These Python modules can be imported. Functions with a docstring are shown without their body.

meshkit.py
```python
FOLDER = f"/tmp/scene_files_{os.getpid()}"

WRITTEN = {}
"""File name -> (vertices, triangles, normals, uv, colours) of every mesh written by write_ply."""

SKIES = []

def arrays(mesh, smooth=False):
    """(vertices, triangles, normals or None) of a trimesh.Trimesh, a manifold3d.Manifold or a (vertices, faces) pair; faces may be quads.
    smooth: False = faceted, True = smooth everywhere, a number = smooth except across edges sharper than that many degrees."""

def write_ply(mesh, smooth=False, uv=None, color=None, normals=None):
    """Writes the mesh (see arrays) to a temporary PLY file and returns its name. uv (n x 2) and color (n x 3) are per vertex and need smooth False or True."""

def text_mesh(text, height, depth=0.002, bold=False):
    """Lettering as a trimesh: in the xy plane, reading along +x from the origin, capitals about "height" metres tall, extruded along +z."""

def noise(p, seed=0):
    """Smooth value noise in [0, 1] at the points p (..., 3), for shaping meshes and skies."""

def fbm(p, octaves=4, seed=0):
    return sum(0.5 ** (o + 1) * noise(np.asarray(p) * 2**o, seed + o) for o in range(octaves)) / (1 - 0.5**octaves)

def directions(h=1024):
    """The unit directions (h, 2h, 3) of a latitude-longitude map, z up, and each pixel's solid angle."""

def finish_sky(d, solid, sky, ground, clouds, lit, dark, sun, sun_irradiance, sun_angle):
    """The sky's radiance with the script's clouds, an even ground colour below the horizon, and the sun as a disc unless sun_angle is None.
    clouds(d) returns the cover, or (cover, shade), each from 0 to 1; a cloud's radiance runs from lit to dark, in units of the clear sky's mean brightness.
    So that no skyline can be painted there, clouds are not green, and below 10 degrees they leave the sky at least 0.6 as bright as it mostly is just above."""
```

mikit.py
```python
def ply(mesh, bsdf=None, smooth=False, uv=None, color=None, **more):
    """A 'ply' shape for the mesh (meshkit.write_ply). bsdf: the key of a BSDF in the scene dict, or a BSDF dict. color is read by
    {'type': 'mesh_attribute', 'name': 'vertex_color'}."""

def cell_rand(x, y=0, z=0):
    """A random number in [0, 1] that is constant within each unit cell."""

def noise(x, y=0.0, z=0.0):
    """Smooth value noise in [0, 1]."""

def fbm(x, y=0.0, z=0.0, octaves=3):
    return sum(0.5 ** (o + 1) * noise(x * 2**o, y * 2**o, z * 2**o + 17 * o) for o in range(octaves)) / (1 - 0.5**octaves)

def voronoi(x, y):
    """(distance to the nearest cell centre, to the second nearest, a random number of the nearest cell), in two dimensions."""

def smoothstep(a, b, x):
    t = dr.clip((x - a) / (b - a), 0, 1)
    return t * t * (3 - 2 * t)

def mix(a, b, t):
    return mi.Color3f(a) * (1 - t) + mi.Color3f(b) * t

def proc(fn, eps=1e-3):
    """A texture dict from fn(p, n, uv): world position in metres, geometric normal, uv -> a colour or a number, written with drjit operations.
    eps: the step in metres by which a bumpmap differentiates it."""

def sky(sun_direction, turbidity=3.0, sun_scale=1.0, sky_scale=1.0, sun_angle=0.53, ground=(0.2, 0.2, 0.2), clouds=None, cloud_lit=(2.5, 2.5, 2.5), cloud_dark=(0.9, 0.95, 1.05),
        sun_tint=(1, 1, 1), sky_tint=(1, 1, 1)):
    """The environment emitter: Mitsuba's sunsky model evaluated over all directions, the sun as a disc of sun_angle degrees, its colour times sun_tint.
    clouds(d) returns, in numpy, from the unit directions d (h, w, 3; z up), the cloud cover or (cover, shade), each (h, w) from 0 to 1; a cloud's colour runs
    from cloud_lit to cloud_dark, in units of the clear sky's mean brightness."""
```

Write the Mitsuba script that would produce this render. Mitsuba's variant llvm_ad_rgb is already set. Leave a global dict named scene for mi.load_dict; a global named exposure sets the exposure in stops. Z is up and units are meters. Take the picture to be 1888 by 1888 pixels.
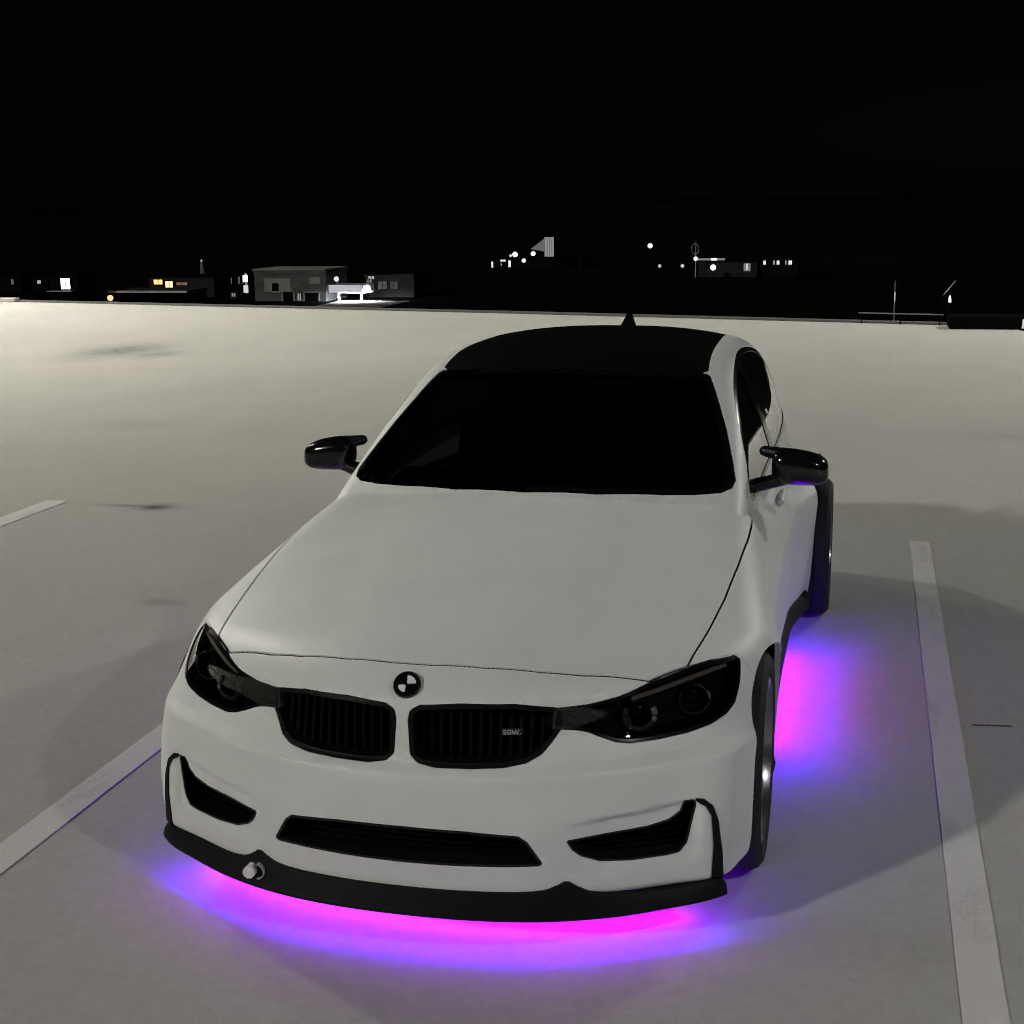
import math, random, numpy as np, trimesh, manifold3d as m3, mitsuba as mi, mikit, meshkit, drjit as dr
from scipy.interpolate import RectBivariateSpline, PchipInterpolator, CubicSpline
from shapely.geometry import Polygon, LineString, box as sbox
from shapely import affinity

T = mi.ScalarTransform4f
scene = {'type': 'scene'}
labels = {}

# ---------------------------------------------------------------- camera, sky, exposure
CAM, YAW, PITCH, ROLL, FOCAL = np.array([1.1742, -3.3413, 2.0275]), -.246855, .217464, -.014717, 2600 / 1888
fwd = np.array([math.sin(YAW) * math.cos(PITCH), math.cos(YAW) * math.cos(PITCH), -math.sin(PITCH)])
rgt = np.array([math.cos(YAW), -math.sin(YAW), 0.]); upv = np.cross(rgt, fwd)
cam_up = -rgt * math.sin(ROLL) + upv * math.cos(ROLL)
scene['camera'] = {'type': 'perspective', 'fov': 2 * math.degrees(math.atan(.5 / FOCAL)), 'near_clip': .05, 'far_clip': 3000.,
                   'to_world': T().look_at(origin=CAM.tolist(), target=(CAM + fwd).tolist(), up=cam_up.tolist())}
DIM = .125
MOON = (-.603, -.685, .409)      # a high far light, front left: the long shadows to the right of the car
scene['sky'] = mikit.sky(MOON, turbidity=3, sun_scale=.96 * DIM, sky_scale=.007 * DIM, sun_angle=2.2, sun_tint=(.80, 1.0, 1.44), ground=(.002, .002, .002))
exposure = 3.0     # a night exposure; the radiances below are written for exposure 0 and scaled by DIM

def rgb(*v):
    return {'type': 'rgb', 'value': list(map(float, v if len(v) > 1 else v * 3))}
scene['sky']['sampling_weight'] = 5.
def emit(*v, w=.03):
    return {'type': 'area', 'radiance': rgb(*[a * DIM for a in v]), 'sampling_weight': w}
def move(x=0, y=0, z=0, rz=0.):
    return T().translate([x, y, z]).rotate([0, 0, 1], rz)

def lit(v, r=1.0, b=.94):
    return v * r, v, v * b
# Lot lamps: they stand round the deck, outside the photograph, where the shadows say; place, height, lit-area radiance
GLOW = ((27, .5, 36), (7, .2, 130)); SILL_GLOW = ((58, .3, 75), (16, .2, 430))     # radiance of the diode strips under the car
LAMPS = [  # x, y, height, radiance (r, g, b), size of the lit square, bearing of the arm in degrees
    (6.5, -3.6, 6.0, lit(830, 1.0, 1.0), .30, 130),
    (-15., 11.0, 12.0, lit(1750, 1.05, .87), .50, 0),
    (14., 24.0, 12.0, lit(4600, 1.0, .88), .50, 180),
    (-22., 21.0, 11.0, lit(3600, 1.05, .86), .50, 0),
]
# ---------------------------------------------------------------- materials
def principled(**k):
    return {'type': 'twosided', 'bsdf': {'type': 'principled', **{a: (rgb(b) if not isinstance(b, (tuple, dict, float, int)) else (rgb(*b) if isinstance(b, tuple) else b)) for a, b in k.items()}}}
def paint_color(p, n, uv):
    d = mikit.fbm(p.x * 7, p.y * 7, p.z * 7, 3)
    dust = mikit.fbm(p.x * 90, p.y * 90, p.z * 90, 2)
    return mikit.mix((.70, .733, .728), (.665, .695, .69), mikit.smoothstep(.35, .75, d) * .6 + .4 * mikit.smoothstep(.5, .9, dust))
def concrete_color(p, n, uv):
    big = mikit.fbm(p.x * .35, p.y * .35, 1.5, 4)
    mid = mikit.fbm(p.x * 2.1 + 7, p.y * 1.3, 4.2, 4)
    fine = mikit.fbm(p.x * 34, p.y * 34, 2.2, 3)
    grit = mikit.noise(p.x * 230, p.y * 230, 5.0)
    c = mikit.mix((.392, .389, .371), (.415, .411, .389), mikit.smoothstep(.3, .7, big))
    c = c * (.955 + .075 * mid) * (.93 + .14 * fine) * (.945 + .11 * grit)
    # oil drips and scuffs with places of their own
    stain = mi.Float(0)
    for sx, sy, rx, ry, k in STAINS:
        q = dr.square((p.x - sx) / rx) + dr.square((p.y - sy) / ry)
        stain = dr.maximum(stain, k * dr.exp(-q) * (.5 + mikit.fbm(p.x * 9, p.y * 9, sx, 3)))
    return c * (1 - dr.minimum(stain, .85))
STAINS = [(-3.52, 5.27, .13, .10, .75), (-3.66, 5.28, .30, .05, .45), (-9.2, 15.0, .55, .9, .45), (-8.4, 14.6, .3, .5, .3), (-5.5, 8.6, .5, .35, .10), (2.6, 9.2, .6, .4, .12),
          (-2.35, 3.1, .10, .06, .3), (1.2, .35, .5, .12, .10), (-2.6, 1.1, .4, .2, .08)]
def concrete_bump(p, n, uv):
    return mikit.fbm(p.x * 40, p.y * 40, 1.0, 3) + .4 * mikit.noise(p.x * 260, p.y * 260, 2.0)
def line_color(p, n, uv):
    w = mikit.fbm(p.x * 11, p.y * 3.5, 3.0, 4)
    g = mikit.noise(p.x * 160, p.y * 160, 9.0)
    worn = mikit.smoothstep(.54, .78, w * .8 + g * .2)
    return mikit.mix((.60, .59, .57), (.50, .495, .475), worn)
def rubber_color(p, n, uv):
    return mi.Color3f(.020, .020, .021) * (.8 + .5 * mikit.fbm(p.x * 30, p.y * 30, p.z * 30, 3))
def lip_color(p, n, uv):
    return mi.Color3f(.007, .007, .008) * (.8 + .6 * mikit.fbm(p.x * 25, p.y * 25, p.z * 25, 3))
def carbon_color(p, n, uv):
    u, v = p.x * 160, p.y * 160
    weave = mikit.smoothstep(.2, .8, dr.abs((u + dr.floor(v)) * .5 - dr.floor((u + dr.floor(v)) * .5) - .5) * 2)
    return mikit.mix((.003, .003, .0028), (.0055, .0055, .0045), weave)
def facade_color(p, n, uv):
    return mi.Color3f(.085, .088, .088) * (.6 + .8 * mikit.fbm(p.x * .5, p.y * .5, p.z * .8, 4))
def earth_color(p, n, uv):
    return mi.Color3f(.0030, .0030, .0028) * (.5 + mikit.fbm(p.x * .02, p.y * .02, 3.0, 4))

scene['paint'] = principled(base_color=mikit.proc(paint_color), roughness=.46, specular=.34, clearcoat=.08, clearcoat_gloss=.7)
scene['concrete'] = {'type': 'twosided', 'bsdf': {'type': 'bumpmap', 'arbitrary': mikit.proc(concrete_bump, .002), 'scale': .0012,
                     'bsdf': {'type': 'principled', 'base_color': mikit.proc(concrete_color), 'roughness': .82, 'specular': .25}}}
scene['kerb_dark'] = principled(base_color=(.10, .10, .095), roughness=.9)
scene['forecourt_tar'] = principled(base_color=(.10, .10, .10), roughness=1., specular=0.)
scene['slab_edge'] = principled(base_color=(.22, .22, .21), roughness=.9)
scene['line_paint'] = principled(base_color=mikit.proc(line_color), roughness=.7, specular=.3)
scene['slat_black'] = principled(base_color=(.002, .002, .0026), roughness=.6, specular=.06)
scene['kidney_black'] = principled(base_color=(.004, .004, .0045), roughness=.5, specular=.12)
scene['black_trim'] = principled(base_color=(.006, .006, .007), roughness=.35, specular=.4)
scene['gloss_black'] = principled(base_color=(.005, .005, .006), roughness=.12, specular=.5)
scene['matte_black'] = principled(base_color=(.004, .004, .004), roughness=1., specular=0.)
scene['lip_black'] = principled(base_color=mikit.proc(lip_color), roughness=.5, specular=.12)
scene['roof_black'] = principled(base_color=mikit.proc(carbon_color), roughness=.30, specular=.08)
scene['rubber'] = principled(base_color=mikit.proc(rubber_color), roughness=.75, specular=.3)
scene['cabin'] = principled(base_color=(.014, .014, .015), roughness=.7, specular=.3)
scene['rim_metal'] = principled(base_color=(.30, .30, .32), roughness=.25, metallic=.85)
scene['disc_metal'] = principled(base_color=(.35, .35, .36), roughness=.35, metallic=.9)
scene['chrome'] = principled(base_color=(.6, .6, .6), roughness=.15, metallic=1.)
scene['guide_grey'] = principled(base_color=(.075, .072, .078), roughness=.4, specular=.5)
scene['amber_bar'] = principled(base_color=(.70, .60, .53), roughness=.3, specular=.5)
scene['badge_white'] = principled(base_color=(.80, .80, .80), roughness=.3, specular=.5)
scene['badge_grey'] = principled(base_color=(.34, .34, .34), roughness=.35, specular=.5)
scene['dark_glass'] = {'type': 'thindielectric', 'int_ior': 1.5, 'specular_transmittance': rgb(.02)}
scene['lens_glass'] = {'type': 'thindielectric', 'int_ior': 1.3, 'specular_transmittance': rgb(.40)}
scene['lamp_housing'] = principled(base_color=(.014, .0135, .015), roughness=.45, specular=.25)
scene['black_glass'] = {'type': 'thindielectric', 'int_ior': 1.5, 'specular_transmittance': rgb(.10)}
scene['facade'] = principled(base_color=mikit.proc(facade_color), roughness=1., specular=0.)
scene['dark_wall'] = principled(base_color=(.007, .007, .0075), roughness=1., specular=0.)
scene['dim_wall'] = principled(base_color=(.028, .028, .029), roughness=1., specular=0.)
scene['pale_metal'] = principled(base_color=(.5, .5, .5), roughness=.4, metallic=.3)
scene['post_grey'] = principled(base_color=(.18, .18, .18), roughness=.5, metallic=.3)
scene['earth'] = principled(base_color=mikit.proc(earth_color), roughness=1., specular=0.)
scene['led_black'] = {'type': 'diffuse', 'reflectance': rgb(.1)}
# ---------------------------------------------------------------- helpers
used = {}
def numbered(key):
    n = used.get(key, 0); used[key] = n + 1
    return key if n == 0 else f'{key}_{n:03d}'
def put(key, mesh, bsdf, smooth=False, **more):
    key = numbered(key)
    scene[key] = mikit.ply(mesh, bsdf, smooth=smooth, **more)
    return key
def tag(key, label=None, category=None, group=None, kind=None):
    labels[key] = {k: v for k, v in dict(label=label, category=category, group=group, kind=kind).items() if v}
    return key
def thing(name, label, category, group=None):
    return tag(numbered(name), label, category, group)
def bx(cx, cy, cz, sx, sy, sz, rz=0.):
    m = trimesh.creation.box((sx, sy, sz))
    if rz: m.apply_transform(trimesh.transformations.rotation_matrix(rz, [0, 0, 1]))
    m.apply_translation((cx, cy, cz)); return m
def bevelled(cx, cy, cz, sx, sy, sz, r=.02):
    m = m3.Manifold.batch_hull([m3.Manifold.cube([sx - 2 * r * (a != 0), sy - 2 * r * (a != 1), sz - 2 * r * (a != 2)], True) for a in range(3)])
    return m.translate([cx, cy, cz])
def cyl(p, q, r, n=20, r2=None):
    p, q = np.asarray(p, float), np.asarray(q, float); d = q - p; L = np.linalg.norm(d)
    m = m3.Manifold.cylinder(L, r, r if r2 is None else r2, n)
    R = trimesh.geometry.align_vectors([0, 0, 1], d / L)[:3, :3]
    return m.transform(np.c_[R, p])
def tm(man):
    m = man.to_mesh(); return trimesh.Trimesh(m.vert_properties[:, :3], m.tri_verts, process=False)
def join(*ms):
    return trimesh.util.concatenate([tm(m) if isinstance(m, m3.Manifold) else m for m in ms])
def tube(path, r, n=10, closed=False):
    P = np.asarray(path, float); d = np.gradient(P, axis=0); d /= np.linalg.norm(d, axis=1, keepdims=True)
    up = np.array([0, 0, 1.]); s = np.cross(d, up); s /= np.maximum(np.linalg.norm(s, axis=1, keepdims=True), 1e-9); u = np.cross(s, d)
    t = np.linspace(0, 2 * np.pi, n, endpoint=False)
    V = (P[:, None] + r * (np.cos(t)[None, :, None] * s[:, None] + np.sin(t)[None, :, None] * u[:, None])).reshape(-1, 3)
    f = []
    for i in range(len(P) - 1):
        for j in range(n):
            a, b = i * n + j, i * n + (j + 1) % n
            f += [[a, b, b + n], [a, b + n, a + n]]
    c0, c1 = len(V), len(V) + 1
    V = np.vstack([V, P[0], P[-1]])
    for j in range(n):
        f += [[c0, (j + 1) % n, j], [c1, c0 - n + j, c0 - n + (j + 1) % n]]
    m = trimesh.Trimesh(V, f, process=False); m.fix_normals(); return m
def lathe_x(profile, n=64):
    """Revolve (radius, x) pairs round the x axis."""
    m = trimesh.creation.revolve(np.array(profile, float), sections=n)          # round z
    m.apply_transform(trimesh.transformations.rotation_matrix(np.pi / 2, [0, 1, 0])); return m
def rounded(poly, r):
    return Polygon(poly).buffer(0).buffer(-r, quad_segs=6).buffer(2 * r, quad_segs=6).buffer(-r, quad_segs=6)
def section(poly):
    g = poly if hasattr(poly, 'exterior') or hasattr(poly, 'geoms') else Polygon(poly).buffer(0)
    out = []
    for q in getattr(g, 'geoms', [g]):
        out += [np.array(q.exterior.coords)[:-1]] + [np.array(h.coords)[:-1] for h in q.interiors]
    return m3.CrossSection([c.tolist() for c in out], m3.FillRule.EvenOdd)
def prism_z(poly, z0, z1):
    return section(poly).extrude(z1 - z0).translate([0, 0, z0])
def prism_y(poly, y0, y1):
    return section(poly).extrude(y1 - y0).transform(np.array([[1, 0, 0, 0], [0, 0, 1, y0], [0, 1, 0, 0]], float))
def prism_x(poly, x0, x1):
    return section(poly).extrude(x1 - x0).transform(np.array([[0, 0, 1, x0], [1, 0, 0, 0], [0, 1, 0, 0]], float))
LAMP_ANGLE = math.radians(40)
def prism_d(poly, n0, n1):
    c, s = math.cos(LAMP_ANGLE), math.sin(LAMP_ANGLE)                          # (u, v, w) -> u (c, s, 0) + v z + w (s, -c, 0)
    return section(poly).extrude(n1 - n0).translate([0, 0, n0]).transform(np.array([[c, 0, s, 0], [s, 0, -c, 0], [0, 1, 0, 0]], float))
def flip(man):
    return man.mirror([1, 0, 0])
def flipx(poly):
    return affinity.scale(poly if hasattr(poly, 'exterior') else Polygon(poly), -1, 1, origin=(0, 0))
def both(poly):
    return (Polygon(poly) if not hasattr(poly, 'exterior') else poly).buffer(.0004).union(flipx(poly).buffer(.0004))
def skin_arrays(man, f, levels, sheet=None):
    """Vertices, triangles and normals: exact surface normals on the body's skin, flat ones on the cuts. sheet: keep only that level's faces."""
    m = man.to_mesh(); v, t = np.array(m.vert_properties[:, :3], float), np.array(m.tri_verts)
    fv = f(v); g = gradient(f, v); g /= np.maximum(np.linalg.norm(g, axis=1, keepdims=True), 1e-9)
    n = np.cross(v[t[:, 1]] - v[t[:, 0]], v[t[:, 2]] - v[t[:, 0]]); ln = np.linalg.norm(n, axis=1); keep = ln > 1e-12
    t, n, ln = t[keep], n[keep], ln[keep]; n /= ln[:, None]
    gm = g[t].sum(1); gm /= np.maximum(np.linalg.norm(gm, axis=1, keepdims=True), 1e-9); dot = (n * gm).sum(1)
    V, F, N = [], [], []; done = np.zeros(len(t), bool); base = 0
    for L in levels:
        for sg in (1, -1):
            k = ~done & (np.abs(fv[t] - L).max(1) < .0016) & (sg * dot > .6)
            done |= k
            if not k.any() or (sheet is not None and (L != sheet or sg < 0)): continue
            ids, inv = np.unique(t[k], return_inverse=True)
            V.append(v[ids]); N.append(sg * g[ids]); F.append(inv.reshape(-1, 3) + base); base += len(ids)
    if sheet is None and (~done).any():
        k = ~done
        V.append(v[t[k]].reshape(-1, 3)); N.append(np.repeat(n[k], 3, 0)); F.append(np.arange(3 * k.sum()).reshape(-1, 3) + base)
    return np.vstack(V), np.vstack(F), np.vstack(N)
def skin(key, man, f, levels, bsdf, sheet=None):
    key = numbered(key)
    v, t, n = skin_arrays(man, f, levels, sheet)
    scene[key] = {'type': 'ply', 'filename': meshkit.write_ply((v, t), False, None, None, normals=n), 'face_normals': False, 'bsdf': {'type': 'ref', 'id': bsdf}}
    return key
# ---------------------------------------------------------------- the car's body surface
# Car frame = world frame: x to the car's left, y from the nose to the tail, z up, metres.
def mirrored_spline(a, rows, vals):
    a = np.asarray(a); vals = np.asarray(vals)
    aa = np.r_[-a[:0:-1], a]
    return RectBivariateSpline(aa, rows, np.vstack([vals[:, :0:-1].T, vals.T]), kx=3, ky=3, s=0)

FRONT_A = [0, .2, .4, .6, .75, .86, .93, 1.1]
FRONT_Z = [.05, .12, .20, .30, .40, .48, .522, .556, .62, .70, .75, .80, .86, .95, 1.10]
FRONT_Y = [
    [.055, .062, .100, .185, .265, .338, .44, 1.2],
    [.040, .048, .086, .170, .252, .318, .42, 1.2],
    [.030, .040, .078, .158, .238, .308, .41, 1.2],
    [.020, .030, .070, .152, .232, .308, .415, 1.2],
    [.014, .024, .066, .152, .240, .320, .435, 1.2],
    [.016, .027, .072, .162, .256, .344, .467, 1.2],
    [.022, .033, .074, .172, .270, .364, .490, 1.25],
    [.058, .069, .114, .214, .322, .426, .564, 1.3],
    [.066, .079, .164, .264, .378, .502, .670, 1.35],
    [.076, .094, .174, .294, .428, .583, .775, 1.4],
    [.112, .131, .210, .342, .482, .648, .855, 1.5],
    [.158, .180, .268, .408, .560, .738, .955, 1.6],
    [.245, .270, .365, .510, .680, .873, 1.105, 1.7],
    [.400, .430, .530, .690, .880, 1.093, 1.335, 1.9],
    [.700, .730, .830, 1.00, 1.20, 1.443, 1.685, 2.2]]
zz = np.arange(.05, 1.1001, .006)
front_s = mirrored_spline(FRONT_A, zz, PchipInterpolator(FRONT_Z, np.array(FRONT_Y))(zz))
TOP_C = PchipInterpolator([-.3, .0, .158, .30, .60, .90, 1.20, 1.47, 1.75, 2.2, 3.6, 4.0, 4.4, 4.7, 5], [.66, .745, .797, .834, .882, .922, .957, .986, 1.0, .97, .97, 1.02, 1.035, 1.02, 1.0])
TOP_D = PchipInterpolator([-.3, .158, .35, .90, 1.5, 1.75, 2.2, 5], [.13, .13, .120, .092, .050, .035, .08, .12])
SIDE_W = PchipInterpolator([-.1, .45, .60, .80, 1.0, 1.25, 1.6, 2.2, 2.8, 3.2, 3.6, 3.95, 4.3, 4.7, 5], [.88, .912, .936, .948, .940, .918, .902, .895, .900, .955, .985, .965, .90, .80, .75])
SIDE_O = PchipInterpolator([.0, .15, .30, .45, .60, .68, .74, .82, .90, .98, 1.1], [-.06, -.03, -.006, 0, 0, -.006, -.020, -.052, -.090, -.14, -.20])

def sstep(a, b, x):
    t = np.clip((x - a) / (b - a), 0, 1)
    return t * t * (3 - 2 * t)
def smax(a, b, k):
    h = np.maximum(k - np.abs(a - b), 0) / k
    return np.maximum(a, b) + h * h * k * .25
def top_z(a, y):
    dome_w = .27 + .16 * sstep(.2, 1.5, y)
    on = sstep(.12, .4, y) * (1 - sstep(1.3, 1.7, y))
    dome = .006 * on * (1 - sstep(dome_w - .09, dome_w + .06, a))
    return TOP_C(y) - TOP_D(y) * np.minimum(a / .7, 1.5) ** 2 + dome
def side_x(y, z):
    r0 = np.hypot(y - .80, z - .335); r1 = np.hypot(y - 3.60, z - .335)
    flare = .014 * (np.exp(-((r0 - .37) / .05) ** 2) + np.exp(-((r1 - .37) / .05) ** 2))
    swage = .010 * sstep(.62, .66, z) * (1 - sstep(.66, .76, z)) * sstep(1.1, 1.6, y)
    return SIDE_W(y) + SIDE_O(z) - .19 * sstep(2.6, 3.3, y) * sstep(.60, .84, z) + flare * (z > 0) + swage
def front_y(a, z):
    line = .396 + .088 * (a - .42)
    duct = .013 * sstep(.42, .56, a) * (1 - sstep(.765, .80, a)) * sstep(.22, .30, z) * (1 - sstep(line - .016, line + .004, z))
    return front_s.ev(a, np.clip(z, .05, 1.1)) + duct
def rear_y(a, z):
    return 4.66 - .10 * (a / .9) ** 2 - .12 * (a / .9) ** 6 - .05 * sstep(.5, .2, z) - .25 * np.maximum(z - .85, 0)
def slope(fn, u, v, e=1e-3):
    return np.sqrt(1 + ((fn(u + e, v) - fn(u - e, v)) / (2 * e)) ** 2 + ((fn(u, v + e) - fn(u, v - e)) / (2 * e)) ** 2)
def combine_body(top, side, front, rear, bottom):
    return smax(smax(smax(smax(top, side, .11), front, .045), rear, .06), bottom, .03)
def body_f(p):
    a, y, z = np.abs(p[..., 0]), p[..., 1], p[..., 2]
    return combine_body((z - top_z(a, y)) / slope(top_z, a, y), (a - side_x(y, z)) / slope(side_x, y, z), (front_y(a, z) - y) / slope(front_y, a, z), y - rear_y(a, z), .172 - z)

# greenhouse
ROOF_C = PchipInterpolator([1.2, 1.8, 2.2, 2.5, 2.85, 3.2, 3.5, 3.8, 4.1, 4.6], [1.24, 1.345, 1.395, 1.427, 1.444, 1.442, 1.425, 1.39, 1.34, 1.24])
def roof_z(a, y):
    a = np.abs(a)
    return ROOF_C(y) - .055 * np.minimum(a / .58, 1.6) ** 2.6
def ws_y(a, z):
    h = z - .987
    return 1.475 + a * a * (.43 + .75 * np.clip(h, -.1, .45)) + 1.90 * h + .12 * h * h
def bl_y(a, z):
    return 4.36 - .35 * (a / .7) ** 2 * .4 - 1.65 * (z - 1.0)
PLAN = CubicSpline([1.0, 1.7, 2.2, 2.9, 3.5, 3.9, 4.6], [.745, .790, .810, .826, .822, .792, .62])
def gh_x(y, z):
    h = z - .90
    return PLAN(y) - .24 * h - .32 * np.maximum(h, 0) ** 2
def combine_gh(roof, ws, bl, side, bottom):
    return smax(smax(smax(roof, smax(ws, bl, .02), .07), side, .06), bottom, .02)
def gh_f(p):
    a, y, z = np.abs(p[..., 0]), p[..., 1], p[..., 2]
    return combine_gh((z - roof_z(a, y)) / slope(roof_z, a, y), (ws_y(a, z) - y) / slope(ws_y, a, z), (y - bl_y(a, z)) / slope(bl_y, a, z), (a - gh_x(y, z)) / slope(gh_x, y, z), .80 - z)

def field_grid(kind, xs, ys, zs):
    """The body's or the greenhouse's field on a grid, from two-dimensional tables."""
    A = np.abs(xs)
    ay = np.meshgrid(A, ys, indexing='ij'); az = np.meshgrid(A, zs, indexing='ij'); yz = np.meshgrid(ys, zs, indexing='ij')
    X, Y, Z = A[:, None, None], ys[None, :, None], zs[None, None, :]
    if kind == 'body':
        t, s, f, r = top_z(*ay)[:, :, None], side_x(*yz)[None], front_y(*az)[:, None, :], rear_y(*az)[:, None, :]
        return combine_body((Z - t) / slope(top_z, *ay)[:, :, None], (X - s) / slope(side_x, *yz)[None], (f - Y) / slope(front_y, *az)[:, None, :], Y - r, .172 - Z + 0 * X)
    t, w, b, s = roof_z(*ay)[:, :, None], ws_y(*az)[:, None, :], bl_y(*az)[:, None, :], gh_x(*yz)[None]
    return combine_gh((Z - t) / slope(roof_z, *ay)[:, :, None], (w - Y) / slope(ws_y, *az)[:, None, :], (Y - b) / slope(bl_y, *az)[:, None, :], (X - s) / slope(gh_x, *yz)[None], .80 - Z)

def gradient(f, p, e=5e-4):
    g = np.stack([f(p + d) - f(p - d) for d in np.eye(3) * e], -1) / (2 * e)
    return g
def surface_net(F, xs, ys, zs, f, level):
    """Dual mesh of the level set F = level; the vertices are then moved onto f = level."""
    V = F - level
    neg = V < 0
    c = sum(neg[i:V.shape[0] - 1 + i, j:V.shape[1] - 1 + j, k:V.shape[2] - 1 + k].astype(np.int8) for i in (0, 1) for j in (0, 1) for k in (0, 1))
    act = (c > 0) & (c < 8)
    idx = np.full(act.shape, -1, np.int64); cells = np.argwhere(act); idx[act] = np.arange(len(cells))
    acc = np.zeros((len(cells), 3)); cnt = np.zeros(len(cells))
    i, j, k = cells.T
    corners = [(a, b, d) for a in (0, 1) for b in (0, 1) for d in (0, 1)]
    for p in corners:
        for ax in range(3):
            if p[ax]: continue
            q = list(p); q[ax] = 1
            v0 = V[i + p[0], j + p[1], k + p[2]]; v1 = V[i + q[0], j + q[1], k + q[2]]
            cr = (v0 < 0) != (v1 < 0)
            t = np.where(cr, v0 / np.where(cr, v0 - v1, 1), 0)
            pos = np.tile(np.array(p, float), (len(cells), 1)); pos[:, ax] = t
            acc[cr] += pos[cr]; cnt[cr] += 1
    loc = acc / cnt[:, None]
    h = np.array([xs[1] - xs[0], ys[1] - ys[0], zs[1] - zs[0]])
    P = np.array([xs[0], ys[0], zs[0]]) + (cells + loc) * h
    quads = []
    for ax in range(3):
        sl0 = [slice(1, -1)] * 3; sl1 = [slice(1, -1)] * 3
        sl0[ax] = slice(0, -1); sl1[ax] = slice(1, None)
        e0, e1 = neg[tuple(sl0)], neg[tuple(sl1)]
        for flip in (False, True):
            at = np.argwhere(e0 & ~e1 if not flip else ~e0 & e1)
            at = at + np.array([0 if d == ax else 1 for d in range(3)])
            b, d = (ax + 1) % 3, (ax + 2) % 3
            def cell(db, dd):
                q = at.copy(); q[:, b] -= db; q[:, d] -= dd
                return idx[q[:, 0], q[:, 1], q[:, 2]]
            Q = np.stack([cell(1, 1), cell(0, 1), cell(0, 0), cell(1, 0)], 1)
            quads.append(Q[:, ::-1] if flip else Q)
    Q = np.vstack(quads)
    inner = ((cells > 0) & (cells < np.array(act.shape) - 1)).all(1)           # not the caps where the box cuts the body
    for _ in range(3):
        R = P[inner]; g = gradient(f, R); P[inner] = R - ((f(R) - level) / np.maximum((g * g).sum(-1), .05))[:, None] * g
    d1 = ((P[Q[:, 0]] - P[Q[:, 2]]) ** 2).sum(1) < ((P[Q[:, 1]] - P[Q[:, 3]]) ** 2).sum(1)
    T = np.vstack([Q[d1][:, [0, 1, 2]], Q[d1][:, [0, 2, 3]], Q[~d1][:, [0, 1, 3]], Q[~d1][:, [1, 2, 3]]])
    return P, T
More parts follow.
